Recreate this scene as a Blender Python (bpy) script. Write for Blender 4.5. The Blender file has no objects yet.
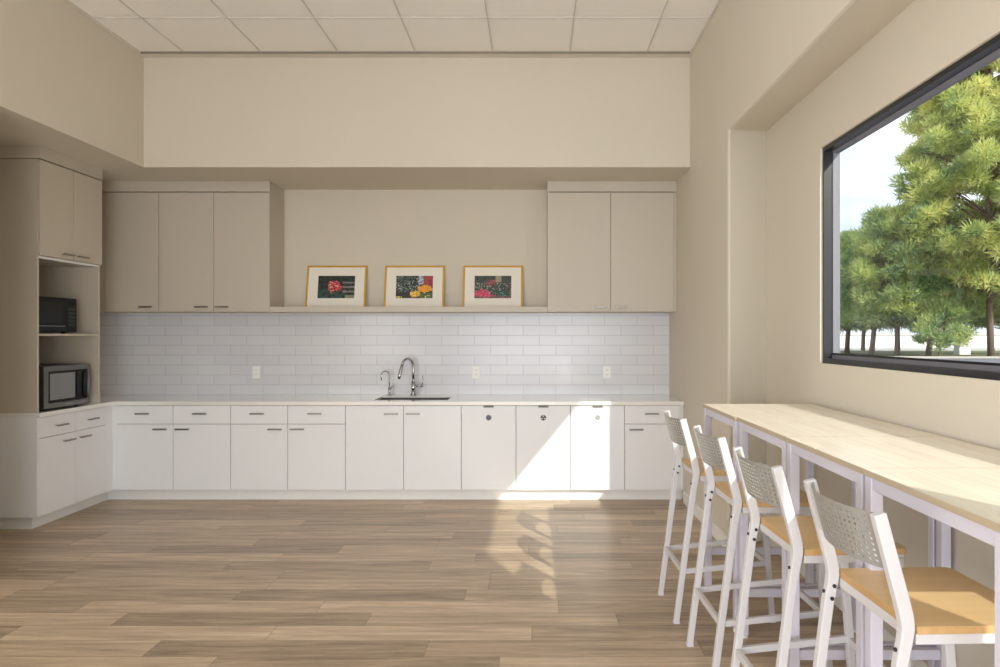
import bpy, bmesh, math, random
from mathutils import Vector, Matrix, noise as mnoise
random.seed(7)
sc = bpy.context.scene
COL = sc.collection

# ------------------------------------------------------------ camera
EYE = 1.395
cam_d = bpy.data.cameras.new('camera'); cam = bpy.data.objects.new('camera', cam_d); COL.objects.link(cam)
cam.location = (0, 0, EYE); cam.rotation_euler = (math.pi/2, 0, 0)
cam_d.lens = 24.01; cam_d.sensor_width = 36; cam_d.shift_x = -0.035; cam_d.shift_y = 0.001
cam_d.clip_start = 0.05; cam_d.clip_end = 400
sc.camera = cam

# ------------------------------------------------------------ colour management
vs = sc.view_settings
sc.display_settings.display_device = 'sRGB'
vs.view_transform = 'Standard'; vs.look = 'None'; vs.gamma = 1.0; vs.use_curve_mapping = False
vs.exposure = -0.06

# ------------------------------------------------------------ sky
world = bpy.data.worlds.new('sky'); sc.world = world; world.use_nodes = True
wn = world.node_tree.nodes; wl = world.node_tree.links; wn.clear()
w_out = wn.new('ShaderNodeOutputWorld'); w_bg = wn.new('ShaderNodeBackground')
w_tc = wn.new('ShaderNodeTexCoord'); w_map = wn.new('ShaderNodeMapping')
w_map.inputs['Scale'].default_value = (1.0, 1.0, 3.5)
w_no = wn.new('ShaderNodeTexNoise'); w_no.inputs['Scale'].default_value = 3.0; w_no.inputs['Detail'].default_value = 6
w_rp = wn.new('ShaderNodeValToRGB')
w_rp.color_ramp.elements[0].position = 0.38; w_rp.color_ramp.elements[0].color = (0.70, 0.81, 1.0, 1)
w_rp.color_ramp.elements[1].position = 0.60; w_rp.color_ramp.elements[1].color = (0.96, 0.97, 1.0, 1)
wl.new(w_tc.outputs['Generated'], w_map.inputs['Vector']); wl.new(w_map.outputs['Vector'], w_no.inputs['Vector'])
wl.new(w_no.outputs['Fac'], w_rp.inputs['Fac']); wl.new(w_rp.outputs['Color'], w_bg.inputs['Color'])
w_bg.inputs['Strength'].default_value = 1.5
wl.new(w_bg.outputs['Background'], w_out.inputs['Surface'])

# ------------------------------------------------------------ sun, added fill lights and sky portal
def light(name, kind, energy, color, loc=(0, 0, 0), direction=(0, 0, -1)):
    d = bpy.data.lights.new(name, kind); o = bpy.data.objects.new(name, d); COL.objects.link(o)
    d.energy = energy; d.color = color; o.location = loc
    o.rotation_euler = Vector(direction).to_track_quat('-Z', 'Y').to_euler()
    return o, d
sun, sun_d = light('sun', 'SUN', 5.2, (1.0, 0.93, 0.82), (8, -12, 12), (-0.49, 1.0, -0.595))
sun_d.angle = math.radians(0.6)
# fill light added behind the camera, before the opening in the unseen rear wall
rear, rear_d = light('rear_fill_light', 'AREA', 145, (0.88, 0.94, 1.0), (0.0, -3.35, 1.1), (0.0, 1, -0.45))
rear_d.shape = 'RECTANGLE'; rear_d.size = 3.2; rear_d.size_y = 1.5
# fill light added on the left to brighten the right wall and ceiling
lef, lef_d = light('left_fill_light', 'AREA', 115, (1.0, 0.98, 0.95), (-3.10, -0.9, 1.6), (1, 0.25, 0.35))
lef_d.shape = 'RECTANGLE'; lef_d.size = 3.4; lef_d.size_y = 1.6
# portal that guides the sky light through the side window
por, por_d = light('side_window_portal', 'AREA', 1, (1, 1, 1), (1.80, 1.93, 1.83), (-1, 0, 0))
por_d.shape = 'RECTANGLE'; por_d.size = 3.5; por_d.size_y = 1.25
por_d.cycles.is_portal = True
sc.cycles.blur_glossy = 0.0
sc.cycles.max_bounces = 12; sc.cycles.diffuse_bounces = 6
sc.cycles.caustics_reflective = True
sc.cycles.sample_clamp_indirect = 0

# ------------------------------------------------------------ materials
def lin(c):
    return tuple(((v/255)/12.92 if v/255 <= 0.04045 else ((v/255+0.055)/1.055)**2.4) for v in c) + (1,)
def mat(name, rgb, rough=0.5, metal=0.0, spec=0.5, bump=None, vary=None, coat=0.0):
    m = bpy.data.materials.new(name); m.use_nodes = True
    nt = m.node_tree; b = nt.nodes['Principled BSDF']
    b.inputs['Base Color'].default_value = lin(rgb); b.inputs['Roughness'].default_value = rough
    b.inputs['Metallic'].default_value = metal; b.inputs['Specular IOR Level'].default_value = spec
    b.inputs['Coat Weight'].default_value = coat; b.inputs['Coat Roughness'].default_value = 0.13
    tc = nt.nodes.new('ShaderNodeTexCoord')
    if vary:      # (scale, amount)
        n = nt.nodes.new('ShaderNodeTexNoise'); n.inputs['Scale'].default_value = vary[0]; n.inputs['Detail'].default_value = 3
        nt.links.new(tc.outputs['Object'], n.inputs['Vector'])
        mx = nt.nodes.new('ShaderNodeMix'); mx.data_type = 'RGBA'
        c = lin(rgb); k = vary[1]
        mx.inputs['A'].default_value = (c[0]*(1-k), c[1]*(1-k), c[2]*(1-k), 1)
        mx.inputs['B'].default_value = (min(1, c[0]*(1+k)), min(1, c[1]*(1+k)), min(1, c[2]*(1+k)), 1)
        nt.links.new(n.outputs['Fac'], mx.inputs['Factor']); nt.links.new(mx.outputs['Result'], b.inputs['Base Color'])
    if bump:      # (scale, strength)
        n2 = nt.nodes.new('ShaderNodeTexNoise'); n2.inputs['Scale'].default_value = bump[0]; n2.inputs['Detail'].default_value = 4
        nt.links.new(tc.outputs['Object'], n2.inputs['Vector'])
        bp = nt.nodes.new('ShaderNodeBump'); bp.inputs['Strength'].default_value = bump[1]; bp.inputs['Distance'].default_value = 0.003
        nt.links.new(n2.outputs['Fac'], bp.inputs['Height']); nt.links.new(bp.outputs['Normal'], b.inputs['Normal'])
    return m

M_WALL = mat('beige_paint', (212, 205, 191), 0.75, spec=0.25, bump=(160, 0.25), vary=(1.2, 0.02))
M_LAM = mat('white_laminate', (235, 236, 238), 0.42, vary=(2, 0.01))
M_GREIGE = mat('greige_laminate', (196, 188, 174), 0.45, vary=(2, 0.01))
M_CARC = mat('cabinet_carcass', (150, 146, 138), 0.6)
M_TOE = mat('white_baseboard', (238, 237, 234), 0.5)
M_COUNTER = mat('white_quartz', (238, 237, 233), 0.22, spec=0.85, coat=1.0, vary=(60, 0.02))
M_NICKEL = mat('brushed_nickel', (150, 146, 140), 0.35, metal=1.0)
M_CHROME = mat('chrome', (200, 200, 202), 0.12, metal=1.0)
M_STEEL = mat('stainless_steel', (150, 150, 150), 0.3, metal=1.0)
M_SINK = mat('sink_steel', (96, 96, 98), 0.35, metal=0.8)
M_PULL = mat('dark_nickel', (120, 116, 112), 0.5)
M_DARKSTEEL = mat('dark_stainless', (120, 118, 115), 0.35, metal=1.0)
M_BLACK = mat('black_plastic', (14, 14, 15), 0.4, spec=0.3)
M_BLACKGLASS = mat('black_glass', (8, 9, 10), 0.12, spec=0.25)
M_MESHGLASS = mat('oven_window_mesh', (128, 129, 130), 0.3)
M_WHITEPL = mat('white_plastic', (240, 240, 238), 0.35)
M_SLOT = mat('outlet_slot', (60, 60, 60), 0.5)
M_FRAME = mat('black_window_frame', (30, 30, 34), 0.35)
M_FRAMEG = mat('grey_window_stop', (120, 120, 128), 0.5)
M_GOLD = mat('gold_frame', (206, 162, 52), 0.35, metal=0.35)
M_MAT = mat('picture_mat', (238, 234, 224), 0.8)
M_WHITESTEEL = mat('white_powder_coat', (206, 204, 206), 0.4, bump=(300, 0.1))
M_LAVSTEEL = mat('pale_lavender_powder_coat', (208, 205, 218), 0.4)
M_PERF = mat('grey_perforated_metal', (146, 144, 139), 0.4)
M_BOLT = mat('dark_bolt', (70, 68, 68), 0.4, metal=0.8)
M_BADGE = mat('dark_badge', (62, 64, 70), 0.5)
M_BADGEL = mat('pale_badge', (176, 176, 176), 0.5)
M_BADGEG = mat('grey_badge', (112, 114, 118), 0.5)
M_BADGEW = mat('badge_symbol_white', (225, 225, 225), 0.5)
M_TBAR = mat('ceiling_grid', (214, 208, 200), 0.5)
M_GLASSGREEN = mat('display_green', (26, 29, 28), 0.2, spec=0.3)

def node_chain(m):
    nt = m.node_tree
    return nt, nt.nodes['Principled BSDF']
def math_node(nt, op, a, b=None, c=None):
    n = nt.nodes.new('ShaderNodeMath'); n.operation = op
    for i, v in enumerate((a, b, c)):
        if v is None: continue
        if isinstance(v, (int, float)): n.inputs[i].default_value = v
        else: nt.links.new(v, n.inputs[i])
    return n.outputs[0]

def wood_floor():
    m = mat('oak_vinyl_planks', (150, 128, 108), 0.3)
    nt, b = node_chain(m)
    tc = nt.nodes.new('ShaderNodeTexCoord'); sp = nt.nodes.new('ShaderNodeSeparateXYZ'); nt.links.new(tc.outputs['Object'], sp.inputs[0])
    W, L = 0.152, 1.22
    ry = math_node(nt, 'DIVIDE', sp.outputs['Y'], W); row = math_node(nt, 'FLOOR', ry)
    wn1 = nt.nodes.new('ShaderNodeTexWhiteNoise'); wn1.noise_dimensions = '1D'; nt.links.new(row, wn1.inputs['W'])
    xs = math_node(nt, 'ADD', math_node(nt, 'DIVIDE', sp.outputs['X'], L), math_node(nt, 'MULTIPLY', wn1.outputs['Value'], 5.3))
    pid = math_node(nt, 'FLOOR', xs)
    cb = nt.nodes.new('ShaderNodeCombineXYZ'); nt.links.new(pid, cb.inputs[0]); nt.links.new(row, cb.inputs[1])
    wn2 = nt.nodes.new('ShaderNodeTexWhiteNoise'); wn2.noise_dimensions = '2D'; nt.links.new(cb.outputs[0], wn2.inputs['Vector'])
    # grain, stretched along the plank, shifted per plank
    cb2 = nt.nodes.new('ShaderNodeCombineXYZ')
    nt.links.new(math_node(nt, 'MULTIPLY', sp.outputs['X'], 1.3), cb2.inputs[0])
    nt.links.new(math_node(nt, 'MULTIPLY', sp.outputs['Y'], 16.0), cb2.inputs[1])
    nt.links.new(math_node(nt, 'MULTIPLY', wn2.outputs['Value'], 37.0), cb2.inputs[2])
    n1 = nt.nodes.new('ShaderNodeTexNoise'); n1.inputs['Scale'].default_value = 1.6; n1.inputs['Detail'].default_value = 6; n1.inputs['Roughness'].default_value = 0.6
    n1.inputs['Distortion'].default_value = 0.6
    nt.links.new(cb2.outputs[0], n1.inputs['Vector'])
    n3 = nt.nodes.new('ShaderNodeTexNoise'); n3.inputs['Scale'].default_value = 9; n3.inputs['Detail'].default_value = 5
    nt.links.new(cb2.outputs[0], n3.inputs['Vector'])
    f = math_node(nt, 'ADD', math_node(nt, 'MULTIPLY', wn2.outputs['Value'], 0.28), math_node(nt, 'MULTIPLY', n1.outputs['Fac'], 0.80))
    f = math_node(nt, 'ADD', f, math_node(nt, 'MULTIPLY', n3.outputs['Fac'], 0.22))
    rp = nt.nodes.new('ShaderNodeValToRGB'); e = rp.color_ramp.elements
    e[0].position = 0.34; e[0].color = lin((122, 106, 88))
    e[1].position = 0.92; e[1].color = lin((222, 202, 176))
    k = e.new(0.56); k.color = lin((167, 147, 123)); k = e.new(0.76); k.color = lin((196, 175, 149))
    nt.links.new(f, rp.inputs['Fac'])
    fy = math_node(nt, 'FRACT', ry); fx = math_node(nt, 'FRACT', xs)
    ly = math_node(nt, 'LESS_THAN', fy, 0.014); lx = math_node(nt, 'LESS_THAN', fx, 0.002)
    ln = math_node(nt, 'MAXIMUM', ly, lx)
    mx = nt.nodes.new('ShaderNodeMix'); mx.data_type = 'RGBA'
    nt.links.new(math_node(nt, 'MULTIPLY', ln, 0.6), mx.inputs['Factor']); nt.links.new(rp.outputs['Color'], mx.inputs['A'])
    mx.inputs['B'].default_value = lin((70, 55, 44)); nt.links.new(mx.outputs['Result'], b.inputs['Base Color'])
    b.inputs['Roughness'].default_value = 0.33
    bp = nt.nodes.new('ShaderNodeBump'); bp.inputs['Strength'].default_value = 0.15; bp.inputs['Distance'].default_value = 0.002
    nt.links.new(math_node(nt, 'SUBTRACT', n3.outputs['Fac'], ln), bp.inputs['Height']); nt.links.new(bp.outputs['Normal'], b.inputs['Normal'])
    return m
M_FLOOR = wood_floor()

def tile_mat():
    m = mat('pale_grey_subway_tile', (226, 227, 230), 0.22)
    nt, b = node_chain(m)
    tc = nt.nodes.new('ShaderNodeTexCoord'); sp = nt.nodes.new('ShaderNodeSeparateXYZ'); nt.links.new(tc.outputs['Object'], sp.inputs[0])
    cb = nt.nodes.new('ShaderNodeCombineXYZ')
    nt.links.new(math_node(nt, 'ADD', sp.outputs['X'], 3.57+0.301*4), cb.inputs[0]); nt.links.new(math_node(nt, 'SUBTRACT', sp.outputs['Z'], 0.838), cb.inputs[1])
    br = nt.nodes.new('ShaderNodeTexBrick'); nt.links.new(cb.outputs[0], br.inputs['Vector'])
    br.inputs['Scale'].default_value = 1; br.inputs['Brick Width'].default_value = 0.301; br.inputs['Row Height'].default_value = 0.0917
    br.inputs['Mortar Size'].default_value = 0.0022; br.inputs['Mortar Smooth'].default_value = 0.2; br.offset = 0.5
    br.inputs['Color1'].default_value = lin((217, 218, 222)); br.inputs['Color2'].default_value = lin((212, 213, 218))
    br.inputs['Mortar'].default_value = lin((188, 188, 193)); nt.links.new(br.outputs['Color'], b.inputs['Base Color'])
    bp = nt.nodes.new('ShaderNodeBump'); bp.inputs['Strength'].default_value = 0.5; bp.inputs['Distance'].default_value = 0.002; bp.invert = True
    nt.links.new(br.outputs['Fac'], bp.inputs['Height']); nt.links.new(bp.outputs['Normal'], b.inputs['Normal'])
    return m
M_TILE = tile_mat()

def ceiling_mat():
    m = mat('acoustic_tile', (244, 242, 238), 0.85, bump=(220, 0.4))
    return m
M_CEIL = ceiling_mat()

def wood_mat(name, c0, c1, axis='Y', rough=0.35, sc_=1.0):
    m = mat(name, c0, rough)
    nt, b = node_chain(m)
    tc = nt.nodes.new('ShaderNodeTexCoord'); mp = nt.nodes.new('ShaderNodeMapping')
    s = [14*sc_, 14*sc_, 14*sc_]; s['XYZ'.index(axis)] = 1.2*sc_
    mp.inputs['Scale'].default_value = s
    nt.links.new(tc.outputs['Object'], mp.inputs['Vector'])
    n = nt.nodes.new('ShaderNodeTexNoise'); n.inputs['Scale'].default_value = 2; n.inputs['Detail'].default_value = 6; n.inputs['Distortion'].default_value = 0.8
    nt.links.new(mp.outputs['Vector'], n.inputs['Vector'])
    rp = nt.nodes.new('ShaderNodeValToRGB'); rp.color_ramp.elements[0].position = 0.3; rp.color_ramp.elements[1].position = 0.72
    rp.color_ramp.elements[0].color = lin(c0); rp.color_ramp.elements[1].color = lin(c1)
    nt.links.new(n.outputs['Fac'], rp.inputs['Fac']); nt.links.new(rp.outputs['Color'], b.inputs['Base Color'])
    return m
M_TABLE = wood_mat('pale_birch_board', (229, 219, 200), (243, 236, 220), 'Y', 0.24)
M_EDGE = wood_mat('board_edge', (176, 160, 134), (192, 178, 152), 'Y', 0.5)
M_SEAT = wood_mat('honey_plywood', (224, 192, 140), (232, 202, 154), 'X', 0.38)
M_SEATEDGE = wood_mat('plywood_edge', (184, 146, 94), (200, 164, 112), 'Y', 0.5)

def glass_mat():
    m = bpy.data.materials.new('window_glass'); m.use_nodes = True; nt = m.node_tree; nt.nodes.clear()
    o = nt.nodes.new('ShaderNodeOutputMaterial'); mx = nt.nodes.new('ShaderNodeMixShader')
    t = nt.nodes.new('ShaderNodeBsdfTransparent'); t.inputs['Color'].default_value = (0.97, 0.985, 0.98, 1)
    g = nt.nodes.new('ShaderNodeBsdfGlossy'); g.inputs['Roughness'].default_value = 0.02
    f = nt.nodes.new('ShaderNodeLayerWeight'); f.inputs['Blend'].default_value = 0.5
    k = math_node(nt, 'ADD', math_node(nt, 'MULTIPLY', math_node(nt, 'POWER', f.outputs['Facing'], 5.0), 0.9), 0.015)
    nt.links.new(k, mx.inputs[0]); nt.links.new(t.outputs[0], mx.inputs[1]); nt.links.new(g.outputs[0], mx.inputs[2])
    nt.links.new(mx.outputs[0], o.inputs['Surface'])
    return m
M_GLASS = glass_mat()

# ------------------------------------------------------------ mesh helpers
def link(name, me, m, parent=None, bevel=0.0, smooth=False, segs=2):
    o = bpy.data.objects.new(name, me); COL.objects.link(o)
    mats = m if isinstance(m, (list, tuple)) else [m]
    for x in mats: me.materials.append(x)
    if parent is not None: o.parent = parent
    if smooth:
        for p in me.polygons: p.use_smooth = True
    if bevel:
        b = o.modifiers.new('edge_bevel', 'BEVEL'); b.width = bevel; b.segments = segs; b.limit_method = 'ANGLE'; b.angle_limit = math.radians(40)
        b.harden_normals = False
    return o
class MB:
    def __init__(s): s.v = []; s.f = []; s.mi = []
    def add(s, vs_, fs, mi=0):
        k = len(s.v); s.v += [tuple(v) for v in vs_]; s.f += [tuple(i+k for i in f) for f in fs]; s.mi += [mi]*len(fs); return s
    def box(s, x0, x1, y0, y1, z0, z1, mi=0):
        vs_ = [(x0,y0,z0),(x1,y0,z0),(x1,y1,z0),(x0,y1,z0),(x0,y0,z1),(x1,y0,z1),(x1,y1,z1),(x0,y1,z1)]
        return s.add(vs_, [(0,3,2,1),(4,5,6,7),(0,1,5,4),(1,2,6,5),(2,3,7,6),(3,0,4,7)], mi)
    def prism_y(s, pts, y0, y1, mi=0):     # outline in XZ (counter-clockwise seen from -Y), extruded along Y
        n = len(pts); vs_ = [(x, y0, z) for x, z in pts] + [(x, y1, z) for x, z in pts]
        fs = [tuple(range(n)), tuple(reversed(range(n, 2*n)))] + [(i, i+n, (i+1) % n+n, (i+1) % n) for i in range(n)]
        return s.add(vs_, fs, mi)
    def prism_z(s, pts, z0, z1, mi=0):
        n = len(pts); vs_ = [(x, y, z0) for x, y in pts] + [(x, y, z1) for x, y in pts]
        fs = [tuple(reversed(range(n))), tuple(range(n, 2*n))] + [(i, (i+1) % n, (i+1) % n+n, i+n) for i in range(n)]
        return s.add(vs_, fs, mi)
    def cyl(s, p0, p1, r0, r1=None, n=12, mi=0):
        r1 = r0 if r1 is None else r1
        p0 = Vector(p0); p1 = Vector(p1); a = (p1-p0).normalized()
        u = a.orthogonal().normalized(); w = a.cross(u)
        vs_ = []
        for p, r in ((p0, r0), (p1, r1)):
            for i in range(n):
                t = 2*math.pi*i/n; vs_.append(p + (u*math.cos(t)+w*math.sin(t))*r)
        fs = [tuple(reversed(range(n))), tuple(range(n, 2*n))] + [(i, (i+1) % n, (i+1) % n+n, i+n) for i in range(n)]
        return s.add(vs_, fs, mi)
    def tube(s, pts, r, n=10, mi=0):
        pts = [Vector(p) for p in pts]; rings = []; u = None
        rr = r if isinstance(r, (list, tuple)) else [r]*len(pts)
        for i, p in enumerate(pts):
            d = (pts[min(i+1, len(pts)-1)] - pts[max(i-1, 0)]).normalized()
            u = d.orthogonal().normalized() if u is None else (u - d*u.dot(d)).normalized()
            w = d.cross(u)
            rings.append([p + (u*math.cos(2*math.pi*k/n)+w*math.sin(2*math.pi*k/n))*rr[i] for k in range(n)])
        vs_ = [v for ring in rings for v in ring]; fs = []
        for i in range(len(pts)-1):
            for k in range(n):
                a, b = i*n+k, i*n+(k+1) % n
                fs.append((a, b, b+n, a+n))
        fs.append(tuple(reversed(range(n)))); fs.append(tuple(range(len(vs_)-n, len(vs_))))
        return s.add(vs_, fs, mi)
    def bar(s, p0, p1, w, h, mi=0, up=(0, 0, 1)):   # rectangular bar from p0 to p1
        p0 = Vector(p0); p1 = Vector(p1); a = (p1-p0).normalized(); sd = a.cross(Vector(up)).normalized(); u = sd.cross(a)
        vs_ = []
        for p in (p0, p1):
            for i, j in ((-1, -1), (1, -1), (1, 1), (-1, 1)): vs_.append(p + sd*(i*w/2) + u*(j*h/2))
        return s.add(vs_, [(0,1,2,3),(7,6,5,4),(0,4,5,1),(1,5,6,2),(2,6,7,3),(3,7,4,0)], mi)
    def build(s, name, m, parent=None, bevel=0.0, smooth=False, origin=None):
        v = s.v
        if origin: v = [(x-origin[0], y-origin[1], z-origin[2]) for x, y, z in v]
        me = bpy.data.meshes.new(name); me.from_pydata(v, [], s.f); me.update()
        bm = bmesh.new(); bm.from_mesh(me); bmesh.ops.recalc_face_normals(bm, faces=bm.faces); bm.to_mesh(me); bm.free()
        o = link(name, me, m, parent, bevel, smooth)
        me.polygons.foreach_set('material_index', s.mi); me.update()
        if origin and parent is None: o.location = origin
        return o
def tag(o, label=None, cat=None, group=None, kind=None):
    if label: o['label'] = label
    if cat: o['category'] = cat
    if group: o['group'] = group
    if kind: o['kind'] = kind
    return o
def thing(name, loc, label, cat, group=None):
    o = bpy.data.objects.new(name, None); COL.objects.link(o); o.location = loc; o.empty_display_size = 0.1
    return tag(o, label, cat, group)
def P(mb, name, m, root, bevel=0.0, smooth=False):       # part given in world coordinates under a root that is not rotated
    x, y, z = root.location
    r = root
    while r.parent: r = r.parent; x += r.location[0]; y += r.location[1]; z += r.location[2]
    mb.v = [(a-x, b-y, c-z) for a, b, c in mb.v]
    return mb.build(name, m, root, bevel, smooth)
def S(mb, name, m, bevel=0.0, label=None):
    o = mb.build(name, m, None, bevel); o['kind'] = 'structure'
    if label: o['label'] = label
    return o
F = 667.0
def px(x, D): return (x-535.0)*D/F
def pz(y, D): return EYE + (334.5-y)*D/F

# ------------------------------------------------------------ room shell
YB = 6.18; XR = 1.244; XL = -4.16; XW = 1.56; YR = -3.5; ZC = 3.62; ZS = 2.737; YS = 5.35; XS = -3.138
YC = 4.29; YC2 = 4.505; ZH1 = 2.708; ZH2 = 2.767
S(MB().box(XL, 2.3, YR, YB+0.1, -0.12, 0), 'floor', M_FLOOR)
S(MB().box(XL-0.1, XR+0.12, YB, YB+0.12, 0, ZS+0.1), 'wall_back', M_WALL, label='beige back wall behind the cabinets')
S(MB().box(XL-0.1, XL, 3.851, YB, 0, ZS-0.001), 'wall_left', M_WALL)
S(MB().box(XL-0.1, XS, 1.0, 3.85, 0, ZS-0.001).box(XS-0.15, XS, YR, -2.8, 0, ZS-0.001).box(XS-0.15, XS, -2.8, 1.0, 0, 0.7).box(XS-0.15, XS, -2.8, 1.0, 2.5, ZS-0.001), 'wall_left_light_block', M_WALL, label='added unseen beige wall that shades the tall cabinet side')  # unseen wall added to keep rear light off the cabinet side; opening for fill
# dropped soffits
S(MB().prism_z([(XL-0.1, YR), (XS, YR), (XS, YS), (XR, YS), (XR, YB+0.1), (XL-0.1, YB+0.1)], ZS, ZC+0.15), 'wall_soffit', M_WALL, label='dropped beige soffit over the cabinets on two sides')
# right wall beyond the recess, with its splayed return
hd = MB()
ringA = [(YR, ZH1), (YC, ZH1), (YC, 0), (YB+0.1, 0), (YB+0.1, ZC+0.1), (YR, ZC+0.1)]
ringB = [(YR, ZH2), (YC2, ZH2), (YC2, 0), (YB+0.1, 0), (YB+0.1, ZC+0.1), (YR, ZC+0.1)]
vv = [(XR, a, b) for a, b in ringA] + [(XW, a, b) for a, b in ringB] + [(XW+0.3, a, b) for a, b in ringB]
ff = [tuple(range(6)), tuple(reversed(range(12, 18)))]
for i in range(6):
    k = (i+1) % 6; ff += [(i, i+6, k+6, k), (i+6, i+12, k+12, k+6)]
hd.add(vv, ff)
S(hd, 'wall_right', M_WALL, bevel=0.02, label='beige right wall with its header over the window recess')
# window wall with opening
WY0, WY1, WZ0, WZ1 = 0.20, 3.65, 1.239, 2.414
ww = MB()
WT = 0.106
ww.box(XW, XW+WT, YR, YC2+0.02, 0, WZ0).box(XW, XW+WT, YR, YC2+0.02, WZ1, ZH2+0.05)
ww.box(XW, XW+WT, YR, WY0, WZ0, WZ1).box(XW, XW+WT, WY1, YC2+0.02, WZ0, WZ1)
S(ww, 'wall_window', M_WALL, label='beige wall around the big side window')
# unseen rear wall behind the camera; its open gap is added for light
rw = MB(); rw.box(XL-0.1, -3.1, YR-0.12, YR, 0, ZC).box(1.9, 2.3, YR-0.12, YR, 0, ZC).box(-3.1, 1.9, YR-0.12, YR, 0, 0.4).box(-3.1, 1.9, YR-0.12, YR, 3.1, ZC)
S(rw, 'wall_rear', M_WALL)
# suspended ceiling
S(MB().box(XS-0.05, XR+0.05, YR, YS+0.05, ZC+0.012, ZC+0.08), 'ceiling', M_CEIL)
g = MB(); bw = 0.003
k = 0
for i in range(-2, 7):
    x = -2.166+0.61*i
    if XS+0.03 < x < XR-0.03: g.box(x-bw, x+bw, YR, YS-0.075, ZC+0.004, ZC+0.0119)
y = 4.70
while y > YR:
    g.box(XS, XR, y-bw, y+bw, ZC+0.004, ZC+0.0119); y -= 0.61
S(g, 'trim_1', mat('grid_bar', (205, 200, 194), 0.6), label='thin grey bars between the ceiling tiles')
e = MB(); e.box(XS, XR, YS-0.075, YS, ZC-0.004, ZC+0.0119).box(XS, XS+0.02, YR, YS-0.075, ZC-0.004, ZC+0.0119).box(XR-0.02, XR, YR, YS-0.075, ZC-0.004, ZC+0.0119)
S(e, 'trim_2', M_TBAR, label='pale edge moulding around the ceiling')
S(MB().box(XS+0.02, XR-0.02, YS-0.079, YS-0.075, ZC-0.006, ZC+0.0119), 'trim_shadow_line', mat('grid_shadow', (140, 132, 124), 0.6))  # dark strip coloured as the shadow line beside the ceiling moulding
# baseboards of the right side
S(MB().prism_z([(XR-0.012, YC-0.008), (XR, YC), (XR, 5.55), (XR-0.012, 5.55)], 0, 0.09), 'baseboard_right', M_TOE, label='low white baseboard on the right wall')
S(MB().box(XW-0.012, XW, -3.4, YC2, 0, 0.09), 'baseboard_window', M_TOE)

# window
win = MB(); x0, x1 = XW+0.013, XW+0.058
t = 0.018
win.box(x0, x1, WY0, WY1, WZ0, WZ0+0.026).box(x0, x1, WY0, WY1, WZ1-0.022, WZ1)
win.box(x0, x1, WY1-t, WY1, WZ0+0.026, WZ1-0.022).box(x0, x1, WY0, WY0+t, WZ0+0.026, WZ1-0.022)
wo = S(win, 'window_1', M_FRAME, label='large black framed window above the high tables')
gs = MB(); a0, a1 = XW+0.058, XW+0.104
gs.box(a0, a1, WY0, WY1, WZ0, WZ0+0.05).box(a0, a1, WY0, WY1, WZ1-0.028, WZ1)
gs.box(a0, a1, WY1-0.012, WY1, WZ0+0.05, WZ1-0.028).box(a0, a1, WY0, WY0+0.03, WZ0+0.05, WZ1-0.028)
gs.build('window_stop', M_FRAMEG, wo)['label'] = 'grey inner stop around the pane'
gb = MB(); gb.box(a0-0.001, a0+0.004, WY0+0.03, WY1-0.012, WZ0+0.046, WZ0+0.056).box(a0-0.001, a0+0.004, WY1-0.02, WY1-0.012, WZ0+0.05, WZ1-0.028)
gb.build('gasket', M_BLACK, wo)
MB().box(XW+0.088, XW+0.094, WY0+0.03, WY1-0.012, WZ0+0.05, WZ1-0.028).build('window_pane', M_GLASS, wo)

# ------------------------------------------------------------ cabinets along the back wall
YD = 5.57          # door face
ZD0, ZD1 = 0.095, 0.803
ZCT = 0.838
def handle(parent, cx, y, z, length=0.115, axis='X', m=None):
    h = MB(); r = 0.0055
    if axis == 'X':
        h.box(cx-length/2, cx+length/2, y-0.032, y-0.022, z-0.006, z+0.006)
        h.cyl((cx-length/2+0.015, y-0.024, z), (cx-length/2+0.015, y, z), 0.004, n=8).cyl((cx+length/2-0.015, y-0.024, z), (cx+length/2-0.015, y, z), 0.004, n=8)
    else:   # along Y on a face that looks towards +X (y is then the face x)
        h.box(y+0.022, y+0.032, cx-length/2, cx+length/2, z-0.006, z+0.006)
        h.cyl((y, cx-length/2+0.015, z), (y+0.024, cx-length/2+0.015, z), 0.004, n=8).cyl((y, cx+length/2-0.015, z), (y+0.024, cx+length/2-0.015, z), 0.004, n=8)
    return P(h, 'handle', m or M_NICKEL, parent, 0.001)
def front(root, name, x0, x1, z0, z1, m=M_LAM, yf=YD):
    gap = 0.0022
    return P(MB().box(x0+gap, x1-gap, yf, yf+0.018, z0+gap, z1-gap), name, m, root, 0.0012)
xb = [px(v, YD) for v in (116.1, 173, 230.5, 287.6, 345.4, 403.5, 461.3, 516, 570.6, 624.6, 680.3)]
xb_end = XR-0.003
ZDR = 0.647
def base_unit(i0, i1, label, xr=None):
    x0, x1 = xb[i0], xr or xb[i1]
    r = thing('base_cabinet', ((x0+x1)/2, YD+0.3, ZD0), label, 'cabinet', 'white base cabinets under the long counter')
    P(MB().box(x0+0.0005, x1-0.0005, YD+0.0185, YB-0.002, ZD0-0.001, 0.652 if i0 == 4 else 0.805), 'cabinet_body', M_CARC, r)
    return r
def drawer_door(r, i, side):
    d = front(r, 'drawer', xb[i], xb[i+1], ZDR, ZD1); handle(d, (xb[i]+xb[i+1])/2-0.01, YD, pz(413.5, YD))
    d = front(r, 'door', xb[i], xb[i+1], ZD0, ZDR)
    cx = xb[i+1]-0.10 if side == 'r' else xb[i]+0.085
    handle(d, cx, YD, pz(429, YD))
r = base_unit(0, 2, 'white two-drawer base cabinet in the left corner of the back wall'); drawer_door(r, 0, 'r'); drawer_door(r, 1, 'l')
r = base_unit(2, 4, 'white two-drawer base cabinet directly left of the sink cabinet'); drawer_door(r, 2, 'r'); drawer_door(r, 3, 'l')
r = base_unit(4, 6, 'white base cabinet with two full-height doors under the sink and faucets')
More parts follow.
